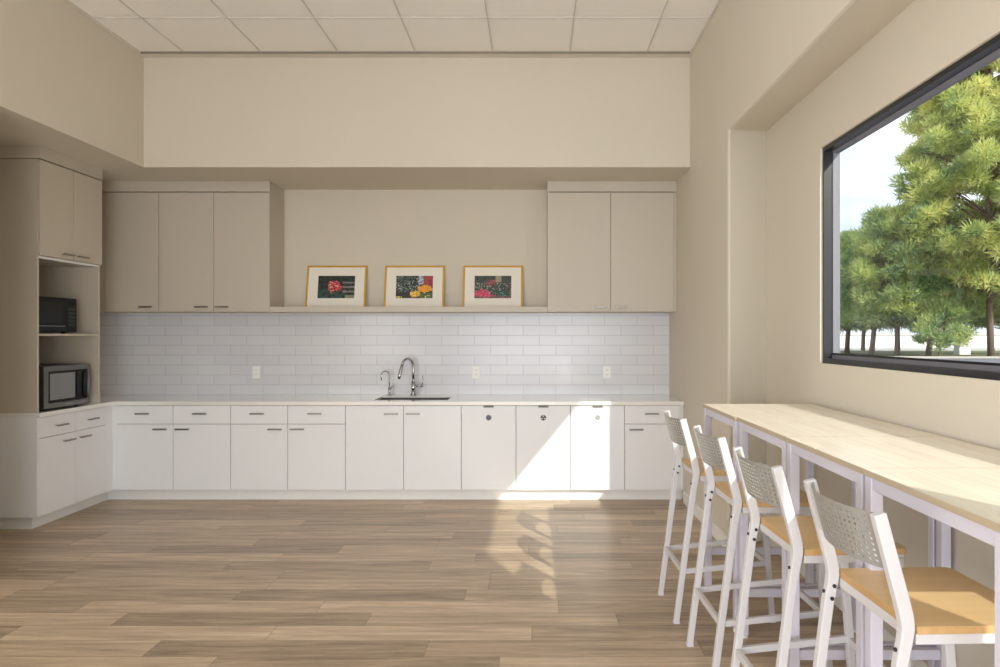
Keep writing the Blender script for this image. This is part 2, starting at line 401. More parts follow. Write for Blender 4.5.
d = front(r, 'door', xb[4], xb[5], ZD0, ZD1); handle(d, px(391.5, YD), YD, pz(413.7, YD))
d = front(r, 'door', xb[5], xb[6], ZD0, ZD1); handle(d, px(413.3, YD), YD, pz(413.7, YD))
def disc(cx, y, cz, rad, n=28):
    return MB().cyl((cx, y-0.0015, cz), (cx, y, cz), rad, n=n)
for i, lab in ((6, 'white pull-out bin cabinet with a plain grey round badge, right of the sink'),
               (7, 'white pull-out bin cabinet with a dark badge of three pale wedges'),
               (8, 'white sunlit pull-out bin cabinet with a pale round badge')):
    r = base_unit(i, i+1, lab)
    d = front(r, 'door', xb[i], xb[i+1], ZD0, ZD1)
    cx = (xb[i]+xb[i+1])/2; 
    pull = MB().box(cx-0.042, cx+0.042, YD-0.012, YD+0.004, ZD1-0.006, ZD1-0.002).box(cx-0.042, cx+0.042, YD-0.014, YD-0.010, ZD1-0.016, ZD1-0.002)
    P(pull, 'edge_pull', M_PULL, d)
    cz = pz(417.7, YD)
    bd = P(disc(cx, YD, cz, 0.0235), 'badge', {6: M_BADGEG, 7: M_BADGE, 8: M_BADGEL}[i], d)
    if i == 7:
        s = MB()
        for k in range(3):
            a = math.radians(90+120*k)
            pts = [(cx+0.004*math.cos(a), cz+0.004*math.sin(a))]
            for q in range(6):
                b_ = a + math.radians(-26+52*q/5); pts.append((cx+0.019*math.cos(b_), cz+0.019*math.sin(b_)))
            s.prism_y(pts, YD-0.0022, YD-0.0014)
        P(s, 'badge_symbol', M_BADGEW, bd)
    elif i == 6:
        s = MB()
        for k in range(4): s.box(cx-0.012, cx+0.012, YD-0.0022, YD-0.0014, cz-0.012+k*0.007, cz-0.0095+k*0.007)
        P(s, 'badge_symbol', M_BADGE, bd)
    else:
        s = MB()
        for k in range(5):
            a = math.radians(72*k+90); s.cyl((cx+0.011*math.cos(a), YD-0.0022, cz+0.011*math.sin(a)), (cx+0.011*math.cos(a), YD-0.0014, cz+0.011*math.sin(a)), 0.004, n=8)
        P(s, 'badge_symbol', M_BADGEG, bd)
r = base_unit(9, 10, 'white one-drawer base cabinet at the right end beside the beige wall', xr=xb[10])
d = front(r, 'drawer', xb[9], xb[10], ZDR, ZD1); handle(d, px(651.5, YD), YD, pz(413.5, YD))
d = front(r, 'door', xb[9], xb[10], ZD0, ZDR); handle(d, px(636, YD), YD, pz(429.3, YD))
P(MB().box(xb[10]+0.0005, xb_end, YD+0.004, YB-0.002, ZD0, 0.804), 'filler_strip', M_LAM, r)

# left run of base cabinets (faces +X)
XF = -3.53; YN = 4.728
r = thing('base_cabinet', (-3.85, 5.1, ZD0), 'white two-drawer base cabinet on the left side under the microwaves', 'cabinet')
P(MB().box(XL+0.002, XF-0.0185, YN+0.018, YD+0.01, ZD0, 0.8055), 'cabinet_body', M_CARC, r)
P(MB().box(XL+0.002, XF, YN, YN+0.0175, ZD0, 0.8055), 'end_panel', M_LAM, r, 0.001)
def frontx(root, name, y0, y1, z0, z1, m=M_LAM, xf=XF):
    gp = 0.0022
    return P(MB().box(xf-0.018, xf, y0+gp, y1-gp, z0+gp, z1-gp), name, m, root, 0.0012)
ym, ye = 5.122, 5.487
d = frontx(r, 'drawer', YN+0.018, ym, ZDR+0.005, ZD1); handle(d, (YN+ym)/2+0.03, XF, 0.725, axis='Y')
d = frontx(r, 'drawer', ym, ye, ZDR+0.005, ZD1); handle(d, (ye+ym)/2, XF, 0.725, axis='Y')
d = frontx(r, 'door', YN+0.018, ym, ZD0, ZDR+0.005); handle(d, ym-0.09, XF, 0.60, axis='Y')
d = frontx(r, 'door', ym, ye, ZD0, ZDR+0.005); handle(d, ym+0.09, XF, 0.60, axis='Y')
P(MB().box(XF-0.02, XF-0.001, ye, YD+0.002, ZD0, ZD1), 'filler_strip', M_LAM, r)
P(MB().box(XF-0.02, xb[0]-0.0005, YD+0.004, YD+0.02, ZD0, ZD1), 'filler_strip', M_LAM, r)
# toe kicks
S(MB().box(-3.61, XR-0.003, 5.64, 5.66, 0, ZD0-0.004), 'baseboard_back', M_TOE, label='white toe kick under the back cabinets')
S(MB().prism_z([(-3.61, 4.784), (-3.61, 5.6395), (-3.63, 5.6395), (-3.63, 4.80), (XL, 4.80), (XL, 4.784)], 0, ZD0-0.004), 'baseboard_left', M_TOE, label='white toe kick under the left cabinets')

# countertop (L shape with the sink cut out)
sx0, sx1, sy0, sy1 = px(375.5, 5.74), px(448.5, 5.74), 5.68, 6.02
ct = MB(); z0, z1 = 0.806, ZCT; yf = 5.548; xf = -3.508
bm = bmesh.new()
xs_ = [XL+0.002, xf, sx0, sx1, XR-0.002]; ys_ = [4.722, yf, sy0, sy1, YB-0.012]
def cell_on(i, j):
    if j == 0: return i == 0
    if i == 2 and j == 2: return False
    return True
vm = {}
def V(i, j, z):
    k = (i, j, z)
    if k not in vm: vm[k] = bm.verts.new((xs_[i], ys_[j], z))
    return vm[k]
for i in range(4):
    for j in range(4):
        if not cell_on(i, j): continue
        bm.faces.new([V(i, j, z1), V(i+1, j, z1), V(i+1, j+1, z1), V(i, j+1, z1)])
        bm.faces.new([V(i, j+1, z0), V(i+1, j+1, z0), V(i+1, j, z0), V(i, j, z0)])
        for (di, dj, a, b_) in ((0, -1, (0, 0), (1, 0)), (1, 0, (1, 0), (1, 1)), (0, 1, (1, 1), (0, 1)), (-1, 0, (0, 1), (0, 0))):
            ni, nj = i+di, j+dj
            if 0 <= ni < 4 and 0 <= nj < 4 and cell_on(ni, nj): continue
            bm.faces.new([V(i+a[0], j+a[1], z0), V(i+b_[0], j+b_[1], z0), V(i+b_[0], j+b_[1], z1), V(i+a[0], j+a[1], z1)])
me = bpy.data.meshes.new('countertop'); bmesh.ops.recalc_face_normals(bm, faces=bm.faces); bm.to_mesh(me); bm.free()
o = link('countertop', me, M_COUNTER, None, 0.002); tag(o, 'long white L-shaped stone countertop over the base cabinets', 'countertop')
# sink
r = thing('sink', ((sx0+sx1)/2, 5.85, 0.64), 'stainless steel undermount sink sunk into the white counter', 'sink')
s = MB(); zt = 0.825; zb = 0.66; th = 0.004; q = 0.0008
s.box(sx0+q, sx1-q, sy0+q, sy0+0.005, zb, zt).box(sx0+q, sx1-q, sy1-0.005, sy1-q, zb, zt)
s.box(sx0+q, sx0+0.005, sy0+0.005, sy1-0.005, zb, zt).box(sx1-0.005, sx1-q, sy0+0.005, sy1-0.005, zb, zt).box(sx0+q, sx1-q, sy0+q, sy1-q, zb-th, zb)
P(s, 'sink_bowl', M_SINK, r)
P(MB().cyl(((sx0+sx1)/2, 5.85, zb), ((sx0+sx1)/2, 5.85, zb+0.004), 0.045, n=24), 'drain', M_CHROME, r)
# main faucet
fx, fy = px(413.3, 6.08), 6.08
r = thing('faucet', (fx, fy, ZCT), 'tall chrome arched kitchen faucet with side lever behind the sink', 'faucet')
P(MB().cyl((fx, fy, ZCT), (fx, fy, ZCT+0.012), 0.027, n=24).cyl((fx, fy, ZCT+0.012), (fx, fy, ZCT+0.13), 0.019, n=24), 'faucet_base', M_CHROME, r, 0, True)
import itertools
u = Vector((-0.55, -0.835, 0)).normalized()
pts = [Vector((fx, fy, ZCT+0.12)), Vector((fx, fy, ZCT+0.22))]; R = 0.072
for k in range(0, 13):
    a = math.pi*k/12*0.93
    pts.append(Vector((fx, fy, ZCT+0.265)) + u*(R-R*math.cos(a)) + Vector((0, 0, R*math.sin(a))))
P(MB().tube(pts, 0.0125, 14), 'spout', M_CHROME, r, 0, True)
end = pts[-1]; dn = (pts[-1]-pts[-2]).normalized()
P(MB().tube([end, end+dn*0.03, end+dn*0.09, end+dn*0.125], [0.0125, 0.015, 0.016, 0.013], 14), 'spray_head', M_CHROME, r, 0, True)
lv = P(MB().cyl((fx+0.015, fy, ZCT+0.088), (fx+0.085, fy, ZCT+0.088), 0.013, n=18), 'valve', M_CHROME, r, 0, True)
P(MB().tube([(fx+0.08, fy, ZCT+0.09), (fx+0.084, fy, ZCT+0.13), (fx+0.086, fy, ZCT+0.18)], [0.006, 0.005, 0.004], 8), 'lever', M_CHROME, lv, 0, True)
# small filter tap
gx, gy = px(389.3, 6.08), 6.08
r = thing('filter_faucet', (gx, gy, ZCT), 'small chrome filtered water tap left of the tall faucet', 'faucet')
P(MB().cyl((gx, gy, ZCT), (gx, gy, ZCT+0.008), 0.022, n=20).cyl((gx, gy, ZCT+0.008), (gx, gy, ZCT+0.07), 0.012, n=16), 'faucet_base', M_CHROME, r, 0, True)
u2 = Vector((-0.8, -0.6, 0)).normalized()
pts = [Vector((gx, gy, ZCT+0.06)), Vector((gx, gy, ZCT+0.13))]; R = 0.040
for k in range(0, 11):
    a = math.pi*k/10*1.05
    pts.append(Vector((gx, gy, ZCT+0.18)) + u2*(R-R*math.cos(a)) + Vector((0, 0, R*math.sin(a)*1.1)))
pts.append(pts[-1]+Vector((0.002, 0, -0.03)))
P(MB().tube(pts, 0.006, 10), 'spout', M_CHROME, r, 0, True)
P(MB().tube([(gx+0.008, gy, ZCT+0.062), (gx+0.03, gy-0.005, ZCT+0.085), (gx+0.036, gy-0.006, ZCT+0.11)], [0.006, 0.005, 0.004], 8), 'lever', M_CHROME, r, 0, True)

# backsplash
o = MB().box(XL+0.002, XR-0.001, YB-0.010, YB-0.0005, ZCT-0.004, 1.5915).build('tile_backsplash', M_TILE)
tag(o, 'pale glossy subway tile backsplash between counter and wall cabinets', 'backsplash')
# outlets
for xx, lab in ((256.8, 'white wall outlet on the tiles, far left of the faucets'), (476.5, 'white wall outlet on the tiles just right of the tall faucet'), (606.8, 'white wall outlet on the tiles near the right end of the counter')):
    cx, cz = px(xx, YB), pz(372.3, YB); yy = YB-0.010
    r = thing('wall_outlet', (cx, yy, cz), lab, 'outlet', 'outlets on the tile backsplash')
    P(MB().box(cx-0.036, cx+0.036, yy-0.006, yy-0.0002, cz-0.058, cz+0.058), 'cover_plate', M_WHITEPL, r, 0.003)
    for s_ in (-1, 1):
        q = P(MB().box(cx-0.017, cx+0.017, yy-0.008, yy-0.0062, cz+s_*0.021-0.015, cz+s_*0.021+0.015), 'socket', M_WHITEPL, r, 0.002)
        P(MB().box(cx-0.008, cx-0.0055, yy-0.0086, yy-0.0078, cz+s_*0.021-0.004, cz+s_*0.021+0.006).box(cx+0.0055, cx+0.008, yy-0.0086, yy-0.0078, cz+s_*0.021-0.004, cz+s_*0.021+0.006), 'slots', M_SLOT, q)

# ------------------------------------------------------------ wall cabinets
YU = 5.84; ZU0 = 1.599; ZU1 = 2.640
def wall_unit(x0, x1, label, xl=None, xrr=None):
    r = thing('wall_cabinet', ((x0+x1)/2, 6.0, ZU0), label, 'cabinet', 'greige wall cabinets on the back wall')
    P(MB().box((xl if xl is not None else x0)+0.0005, (xrr or x1)-0.0005, YU+0.0185, YB-0.001, ZU0-0.005, ZU1+0.003), 'cabinet_body', M_GREIGE, r)
    return r
c = [px(v, YU) for v in (104.9, 158.6, 213.7, 269.3)]
r = wall_unit(c[0], c[1], 'greige one-door wall cabinet in the left corner of the back wall', xl=XL+0.003)
d = front(r, 'door', c[0], c[1], ZU0, ZU1, M_GREIGE, YU); handle(d, px(146.8, YU), YU, pz(307, YU))
P(MB().box(XL+0.003, c[0]-0.003, YU+0.006, YU+0.018, ZU0, ZU1), 'filler_strip', M_GREIGE, r)
r = wall_unit(c[1], c[3], 'greige two-door wall cabinet left of the picture shelf')
d = front(r, 'door', c[1], c[2], ZU0, ZU1, M_GREIGE, YU); handle(d, px(202.3, YU), YU, pz(307, YU))
d = front(r, 'door', c[2], c[3], ZU0, ZU1, M_GREIGE, YU); handle(d, px(223, YU), YU, pz(307, YU))
P(MB().box(c[3]-0.0005, c[3]+0.0035, YU+0.001, YB-0.001, ZU0-0.005, ZU1+0.003), 'end_panel', M_GREIGE, r)
e0, e1, e2 = px(547.5, YU), px(610.7, YU), px(674.2, YU)
r = wall_unit(e0, e2, 'greige two-door wall cabinet right of the picture shelf')
d = front(r, 'door', e0, e1, ZU0, ZU1, M_GREIGE, YU); handle(d, px(600.3, YU), YU, pz(307, YU), m=M_NICKEL)
d = front(r, 'door', e1, e2, ZU0, ZU1, M_GREIGE, YU); handle(d, px(620.7, YU), YU, pz(307, YU), m=M_NICKEL)
P(MB().box(e2+0.0005, XR-0.002, YU+0.006, YB-0.001, ZU0-0.005, ZU1+0.003), 'filler_strip', M_GREIGE, r)
# fillers to the soffit
S(MB().box(XL+0.003, c[3]+0.003, YU-0.002, YB-0.001, ZU1+0.006, ZS-0.001), 'trim_4', M_GREIGE, label='greige filler above the left wall cabinets')
S(MB().box(e0, XR-0.002, YU-0.002, YB-0.001, ZU1+0.006, ZS-0.001), 'trim_5', M_GREIGE, label='greige filler above the right wall cabinet')
# shelf
zs = 1.619
r = thing('wall_shelf', ((c[3]+e0)/2, 6.0, 1.592), 'long greige wall shelf holding the three framed pictures', 'shelf')
P(MB().box(c[3]+0.004, e0-0.001, 5.867, YB-0.001, 1.600, zs), 'shelf_board', M_GREIGE, r)
P(MB().box(c[3]+0.004, e0-0.001, 5.845, 5.8665, 1.592, 1.639), 'front_lip', M_GREIGE, r, 0.001)

# ------------------------------------------------------------ framed pictures
def pic_colors(kind, u, v):
    n = lambda s, o=0.0: mnoise.noise(Vector((u*s*1.5+o, v*s+o, o)))
    ce = lambda s, o=0.0: mnoise.cell(Vector((u*s*1.5+o, v*s+o, o)))
    if kind == 0:
        c = (0.02, 0.035, 0.03) if n(9) > 0 else (0.012, 0.016, 0.018)
        if v < 0.4 and u < 0.75 and n(7, 3) > -0.1: c = (0.02, 0.07, 0.05)
        if u > 0.66 and 0.25 < v < 0.75 and abs(((v*5) % 1)-0.5) < 0.2+0.15*n(6, 9): c = (0.20, 0.19, 0.20)
        if u > 0.74 and v < 0.16: c = (0.22, 0.25, 0.17)
        d = math.hypot((u-0.44)*1.25, (v-0.50)*0.95)+0.10*n(5, 11)
        if d < 0.25+0.10*n(8, 5):
            q = ce(24, 2); c = (0.75, 0.10, 0.12) if q > 0.45 else ((0.80, 0.42, 0.40) if q > 0.2 else (0.35, 0.03, 0.04))
    elif kind == 1:
        q = ce(26, 4)
        c = (0.42, 0.45, 0.42) if (q > 0.68 and n(5) > -0.25) else ((0.10, 0.14, 0.12) if q > 0.35 else (0.02, 0.03, 0.035))
        if v < 0.28: c = (0.05, 0.02, 0.06) if q > 0.4 else (0.02, 0.03, 0.02)
        if u > 0.72 and v > 0.55: c = (0.36, 0.06, 0.05) if n(4) > -0.2 else (0.25, 0.03, 0.06)
        if 0.60 < u < 0.74 and v > 0.62: c = (0.72, 0.74, 0.78) if q > 0.3 else (0.2, 0.25, 0.4)
        if math.hypot((u-0.78)*1.0, (v-0.42)*1.25) < 0.2+0.07*n(9, 2): c = (0.92, 0.48, 0.03) if q > 0.3 else (0.75, 0.25, 0.02)
        if math.hypot((u-0.53), (v-0.20)*1.0) < 0.14+0.07*n(9, 7): c = (0.93, 0.68, 0.12) if q > 0.25 else (0.6, 0.3, 0.03)
        if (u < 0.17 and v < 0.10) or (0.78 < u < 0.92 and v < 0.14): c = (0.90, 0.72, 0.10) if q > 0.3 else (0.1, 0.2, 0.03)
        if u > 0.64 and v < 0.25 and q < 0.35: c = (0.08, 0.16, 0.05)
    else:
        q = ce(26, 6)
        c = (0.36, 0.38, 0.34) if q > 0.72 else ((0.24, 0.09, 0.13) if q > 0.5 else (0.03, 0.07, 0.05))
        if v > 0.68: c = (0.03, 0.05, 0.04) if q > 0.3 else (0.06, 0.08, 0.07)
        if 0.57 < u < 0.73 and v > 0.72: c = (0.34, 0.30, 0.22)
        if 0.32 < u < 0.60 and 0.55 < v < 0.82 and q > 0.3: c = (0.50, 0.08, 0.13)
        if v < 0.45-0.9*abs(u-0.2)+0.1*n(8): c = (0.80, 0.12, 0.22) if q > 0.25 else (0.45, 0.05, 0.12)
        if v < 0.10: c = (0.62, 0.10, 0.2) if q > 0.4 else (0.1, 0.1, 0.08)
        if 0.66 < u < 0.84 and 0.1 < v < 0.33 and q > 0.4: c = (0.06, 0.28, 0.20)
    return c
def vc_mat(name):
    m = mat(name, (128, 128, 128), 0.35); nt, b = node_chain(m)
    a = nt.nodes.new('ShaderNodeAttribute'); a.attribute_name = 'print'; nt.links.new(a.outputs['Color'], b.inputs['Base Color'])
    return m
M_PRINT = vc_mat('photo_print')
def picture(kind, cx, label):
    W, H = 0.548, 0.418; fw = 0.016
    r = thing('framed_picture', (cx, 6.085, zs+0.0005), label, 'picture', 'gold-framed flower pictures on the shelf')
    r.rotation_euler = (-math.atan2(0.075, H), 0, 0)
    fr = MB(); dep = 0.022
    fr.box(-W/2, W/2, 0, dep, 0, fw).box(-W/2, W/2, 0, dep, H-fw, H).box(-W/2, -W/2+fw, 0, dep, fw, H-fw).box(W/2-fw, W/2, 0, dep, fw, H-fw)
    fr.build('frame', M_GOLD, r, 0.002)
    pw, ph = 0.338, 0.212; pcz = 0.205+0.012
    mt = MB(); y0, y1 = 0.006, 0.009
    x0_, x1_, z0_, z1_ = -W/2+fw-0.001, W/2-fw+0.001, fw-0.001, H-fw+0.001
    mt.box(x0_, x1_, y0, y1, z0_, pcz-ph/2).box(x0_, x1_, y0, y1, pcz+ph/2, z1_).box(x0_, -pw/2, y0, y1, pcz-ph/2, pcz+ph/2).box(pw/2, x1_, y0, y1, pcz-ph/2, pcz+ph/2)
    mt.build('picture_mat', M_MAT, r)
    MB().box(x0_, x1_, 0.012, 0.016, z0_, z1_).build('backing', M_MAT, r)
    nx, nz = 108, 68; me = bpy.data.meshes.new('photo_print')
    vv = [(-pw/2-0.002+(pw+0.004)*i/nx, 0.0105, pcz-ph/2-0.002+(ph+0.004)*j/nz) for j in range(nz+1) for i in range(nx+1)]
    ff = [(j*(nx+1)+i, j*(nx+1)+i+1, (j+1)*(nx+1)+i+1, (j+1)*(nx+1)+i) for j in range(nz) for i in range(nx)]
    me.from_pydata(vv, [], ff); at = me.color_attributes.new('print', 'FLOAT_COLOR', 'POINT')
    for j in range(nz+1):
        for i in range(nx+1):
            at.data[j*(nx+1)+i].color = pic_colors(kind, i/nx, j/nz) + (1,)
    link('photo_print', me, M_PRINT, r)
picture(0, px(336, 6.12), 'gold-framed photo of pink flowers on dark leaves, leftmost on the shelf')
picture(1, px(414.2, 6.12), 'gold-framed photo of yellow and orange flowers, middle of the shelf')
picture(2, px(492.8, 6.12), 'gold-framed photo of a bed of small pink flowers, rightmost on the shelf')

# ------------------------------------------------------------ tall cabinet with open microwave bay (left)
r = thing('tall_cabinet', (-3.85, 5.07, ZCT), 'tall greige cabinet with open microwave bay and two upper doors', 'cabinet')
YT0, YT1 = YN, 5.413; zt0 = ZCT+0.0005; zt1 = 1.957
P(MB().box(XL+0.003, XF, YT0, YT0+0.018, zt0, ZU1), 'side_panel', M_GREIGE, r, 0.0008)['label'] = 'near side panel'
P(MB().box(XL+0.003, XF, YT1-0.018, YT1, zt0, ZU1), 'side_panel', M_GREIGE, r, 0.0008)
P(MB().box(XL+0.003, XL+0.012, YT0+0.0185, YT1-0.0185, zt0, ZU1-0.001), 'back_panel', M_GREIGE, r)
P(MB().box(XL+0.0125, XF-0.002, YT0+0.0185, YT1-0.0185, 1.385, 1.400), 'shelf', M_GREIGE, r)
P(MB().box(XL+0.0125, XF-0.019, YT0+0.0185, YT1-0.0185, zt1-0.016, ZU1-0.001), 'upper_box', M_GREIGE, r)
P(MB().box(XF-0.018, XF-0.0005, YT0+0.0185, YT1-0.0185, zt1-0.018, zt1-0.002), 'bottom_rail', M_LAM, r)
ymid = 5.074
d = frontx(r, 'door', YT0+0.001, ymid, zt1, ZU1, M_GREIGE, XF+0.0185); handle(d, ymid-0.075, XF+0.0185, zt1+0.035, axis='Y')
d = frontx(r, 'door', ymid, YT1-0.001, zt1, ZU1, M_GREIGE, XF+0.0185); handle(d, ymid+0.085, XF+0.0185, zt1+0.035, axis='Y')
S(MB().box(XL+0.003, XF+0.020, YT0, YT1, ZU1+0.006, ZS-0.001), 'trim_6', M_GREIGE, label='greige filler above the tall cabinet')

# microwaves (face +X)
def microwave(loc, w, h, dep, label, style):
    r = thing('microwave', loc, label, 'microwave')
    body_m = M_BLACK
    MB().box(-dep, -0.03, 0, w, 0.012, h).build('microwave_body', body_m, r, 0.004)
    for fx_, fy_ in ((-dep+0.05, 0.05), (-dep+0.05, w-0.05), (-0.07, 0.05), (-0.07, w-0.05)):
        MB().cyl((fx_, fy_, 0), (fx_, fy_, 0.012), 0.014, n=12).build('foot', M_BLACK, r)
    split = w*0.76
    dm = M_BLACKGLASS if style == 'black' else M_DARKSTEEL
    # door: frame around the window, slightly bowed outward for the steel one
    dr = MB(); n = 10
    if style == 'steel':
        def outline(y0_, y1_, base, bow):
            pts = [(base, y0_)]
            for k in range(n+1):
                y_ = y0_+(y1_-y0_)*k/n; pts.append((bow*math.sin(math.pi*(0.08+0.84*y_/w)), y_))
            pts.append((base, y1_)); return pts
        dr.prism_z(outline(0.001, w-0.001, -0.029, 0.016), 0.013, 0.052).prism_z(outline(0.001, w-0.001, -0.029, 0.012), h-0.040, h-0.001)
        dr.prism_z(outline(0.001, 0.045, -0.029, 0.013), 0.052, h-0.04).prism_z(outline(w-0.022, w-0.001, -0.029, 0.013), 0.052, h-0.04)
        dd = dr.build('door', M_DARKSTEEL, r, 0.002)
        MB().box(-0.028, 0.002, 0.046, split-0.03, 0.053, h-0.041).build('window_surround', M_BLACKGLASS, dd)
        MB().box(0.0022, 0.005, 0.062, split-0.048, 0.072, h-0.058).build('window_panel', M_MESHGLASS, dd)['label'] = 'grey see-through window'
        MB().box(-0.028, 0.006, split-0.0295, split+0.062, 0.053, h-0.041).build('control_panel', M_BLACKGLASS, r, 0.003)
        MB().tube([(0.008, split+0.068, 0.062), (0.030, split+0.07, 0.085), (0.034, split+0.07, h/2), (0.030, split+0.07, h-0.07), (0.008, split+0.068, h-0.05)], 0.008, 10).build('handle', M_DARKSTEEL, r, 0, True)
        MB().box(0.0125, 0.0175, w*0.42, w*0.58, 0.026, 0.036).build('nameplate', M_NICKEL, r)
        MB().box(-0.0285, 0.000, split+0.0625, w-0.0225, 0.053, h-0.041).build('trim_strip', M_BLACKGLASS, r)
    else:
        dd = MB().box(-0.029, 0, 0.001, split, 0.013, h-0.001).build('door', M_BLACKGLASS, r, 0.003)
        MB().box(0.0003, 0.0015, 0.05, split-0.05, 0.085, h-0.04).build('window_panel', M_GLASSGREEN, dd)
        MB().box(0.0003, 0.003, 0.03, split-0.02, 0.055, 0.060).build('door_strip', M_STEEL, dd)
        cp = MB().box(-0.029, 0, split+0.001, w-0.001, 0.013, h-0.001).build('control_panel', M_BLACK, r, 0.003)
        MB().box(0.0003, 0.0015, split+0.02, w-0.02, h-0.055, h-0.025).build('display', M_GLASSGREEN, cp)
        for j in range(5):
            for k in range(3):
                y_ = split+0.022+k*0.025
                MB().box(0.0003, 0.002, y_, y_+0.018, 0.06+j*0.03, 0.078+j*0.03).build('button', M_SLOT, cp)
    return r
microwave((-3.60, 4.765, 1.4005), 0.475, 0.275, 0.36, 'black microwave on the upper shelf of the tall cabinet', 'black')
microwave((-3.565, 4.835, ZCT+0.0005), 0.495, 0.325, 0.42, 'dark steel microwave on the counter inside the tall cabinet', 'steel')

# ------------------------------------------------------------ bar tables
XT0, XT1 = 0.944, 1.545; ZT = 1.010; LT = 0.588; LG = 0.036
def make_table():
    r = thing('bar_table', (0, 0, 0), 'x', 'table')
    Wd = XT1-XT0
    t = MB(); y1 = LT
    t.add([(0,0,-0.018),(Wd,0,-0.018),(Wd,y1,-0.018),(0,y1,-0.018),(0,0,0),(Wd,0,0),(Wd,y1,0),(0,y1,0)], [(0,3,2,1)], 1)
    t.add([(0,0,0),(Wd,0,0),(Wd,y1,0),(0,y1,0)], [(0,1,2,3)], 0)
    t.add([(0,0,-0.018),(Wd,0,-0.018),(Wd,y1,-0.018),(0,y1,-0.018),(0,0,0),(Wd,0,0),(Wd,y1,0),(0,y1,0)], [(0,1,5,4),(1,2,6,5),(2,3,7,6),(3,0,4,7)], 1)
    t.v = [(a, b, c_+ZT) for a, b, c_ in t.v]
    o = t.build('tabletop', [M_TABLE, M_EDGE], r)
    zt = ZT-0.0185; ins = 0.002
    for lx in (ins, Wd-ins-LG):
        for ly in (0.006, LT-0.006-LG):
            lg = MB().box(lx, lx+LG, ly, ly+LG, 0.012, zt).build('leg', M_LAVSTEEL, r, 0.003)
            MB().cyl((lx+LG/2, ly+LG/2, 0), (lx+LG/2, ly+LG/2, 0.012), 0.02, n=16).build('leveling_foot', M_WHITEPL, lg)
            by = ly-0.003 if ly < 0.1 else ly+LG
            MB().cyl((lx+LG+0.0005, ly+LG/2, zt-0.055), (lx+LG+0.005, ly+LG/2, zt-0.055), 0.006, n=10).build('bolt', M_BOLT, lg)
    ap = MB(); h = 0.036
    ap.box(ins+0.004, ins+0.026, 0.006+LG+0.0005, LT-0.006-LG-0.0005, zt-h, zt)
    ap.box(Wd-ins-0.026, Wd-ins-0.004, 0.006+LG+0.0005, LT-0.006-LG-0.0005, zt-h, zt)
    for ly in (0.010, LT-0.010-0.022):
        ap.box(ins+LG+0.0005, Wd-ins-LG-0.0005, ly, ly+0.022, zt-h, zt)
    ap.build('apron', M_LAVSTEEL, r, 0.002)
    for ly in (0.010, LT-0.010-0.026):
        MB().box(ins+LG+0.0005, Wd-ins-LG-0.0005, ly, ly+0.026, 0.185, 0.222).build('crossbar', M_LAVSTEEL, r, 0.002)
    return r
def children(o): return [x for x in bpy.data.objects if x.parent == o]
def copy_tree(o, parent=None):
    c_ = o.copy(); COL.objects.link(c_)
    if parent is not None: c_.parent = parent; c_.matrix_parent_inverse = o.matrix_parent_inverse
    for ch in children(o): copy_tree(ch, c_)
    return c_
table_labels = ['pale wood high bar table nearest the camera, at the right edge', 'pale wood high bar table third from the kitchen, behind the nearest stool back',
                'pale wood high bar table second from the kitchen end of the row', 'pale wood high bar table at the kitchen end of the row, beside the farthest stool']
tb = make_table()
for i in range(4):
    o = tb if i == 0 else copy_tree(tb)
    o.location = (XT0, 1.333+i*0.5925, 0.0); o['label'] = table_labels[i]; o['group'] = 'high tables in a row under the window'
    if i == 3: o.location.x -= 0.012

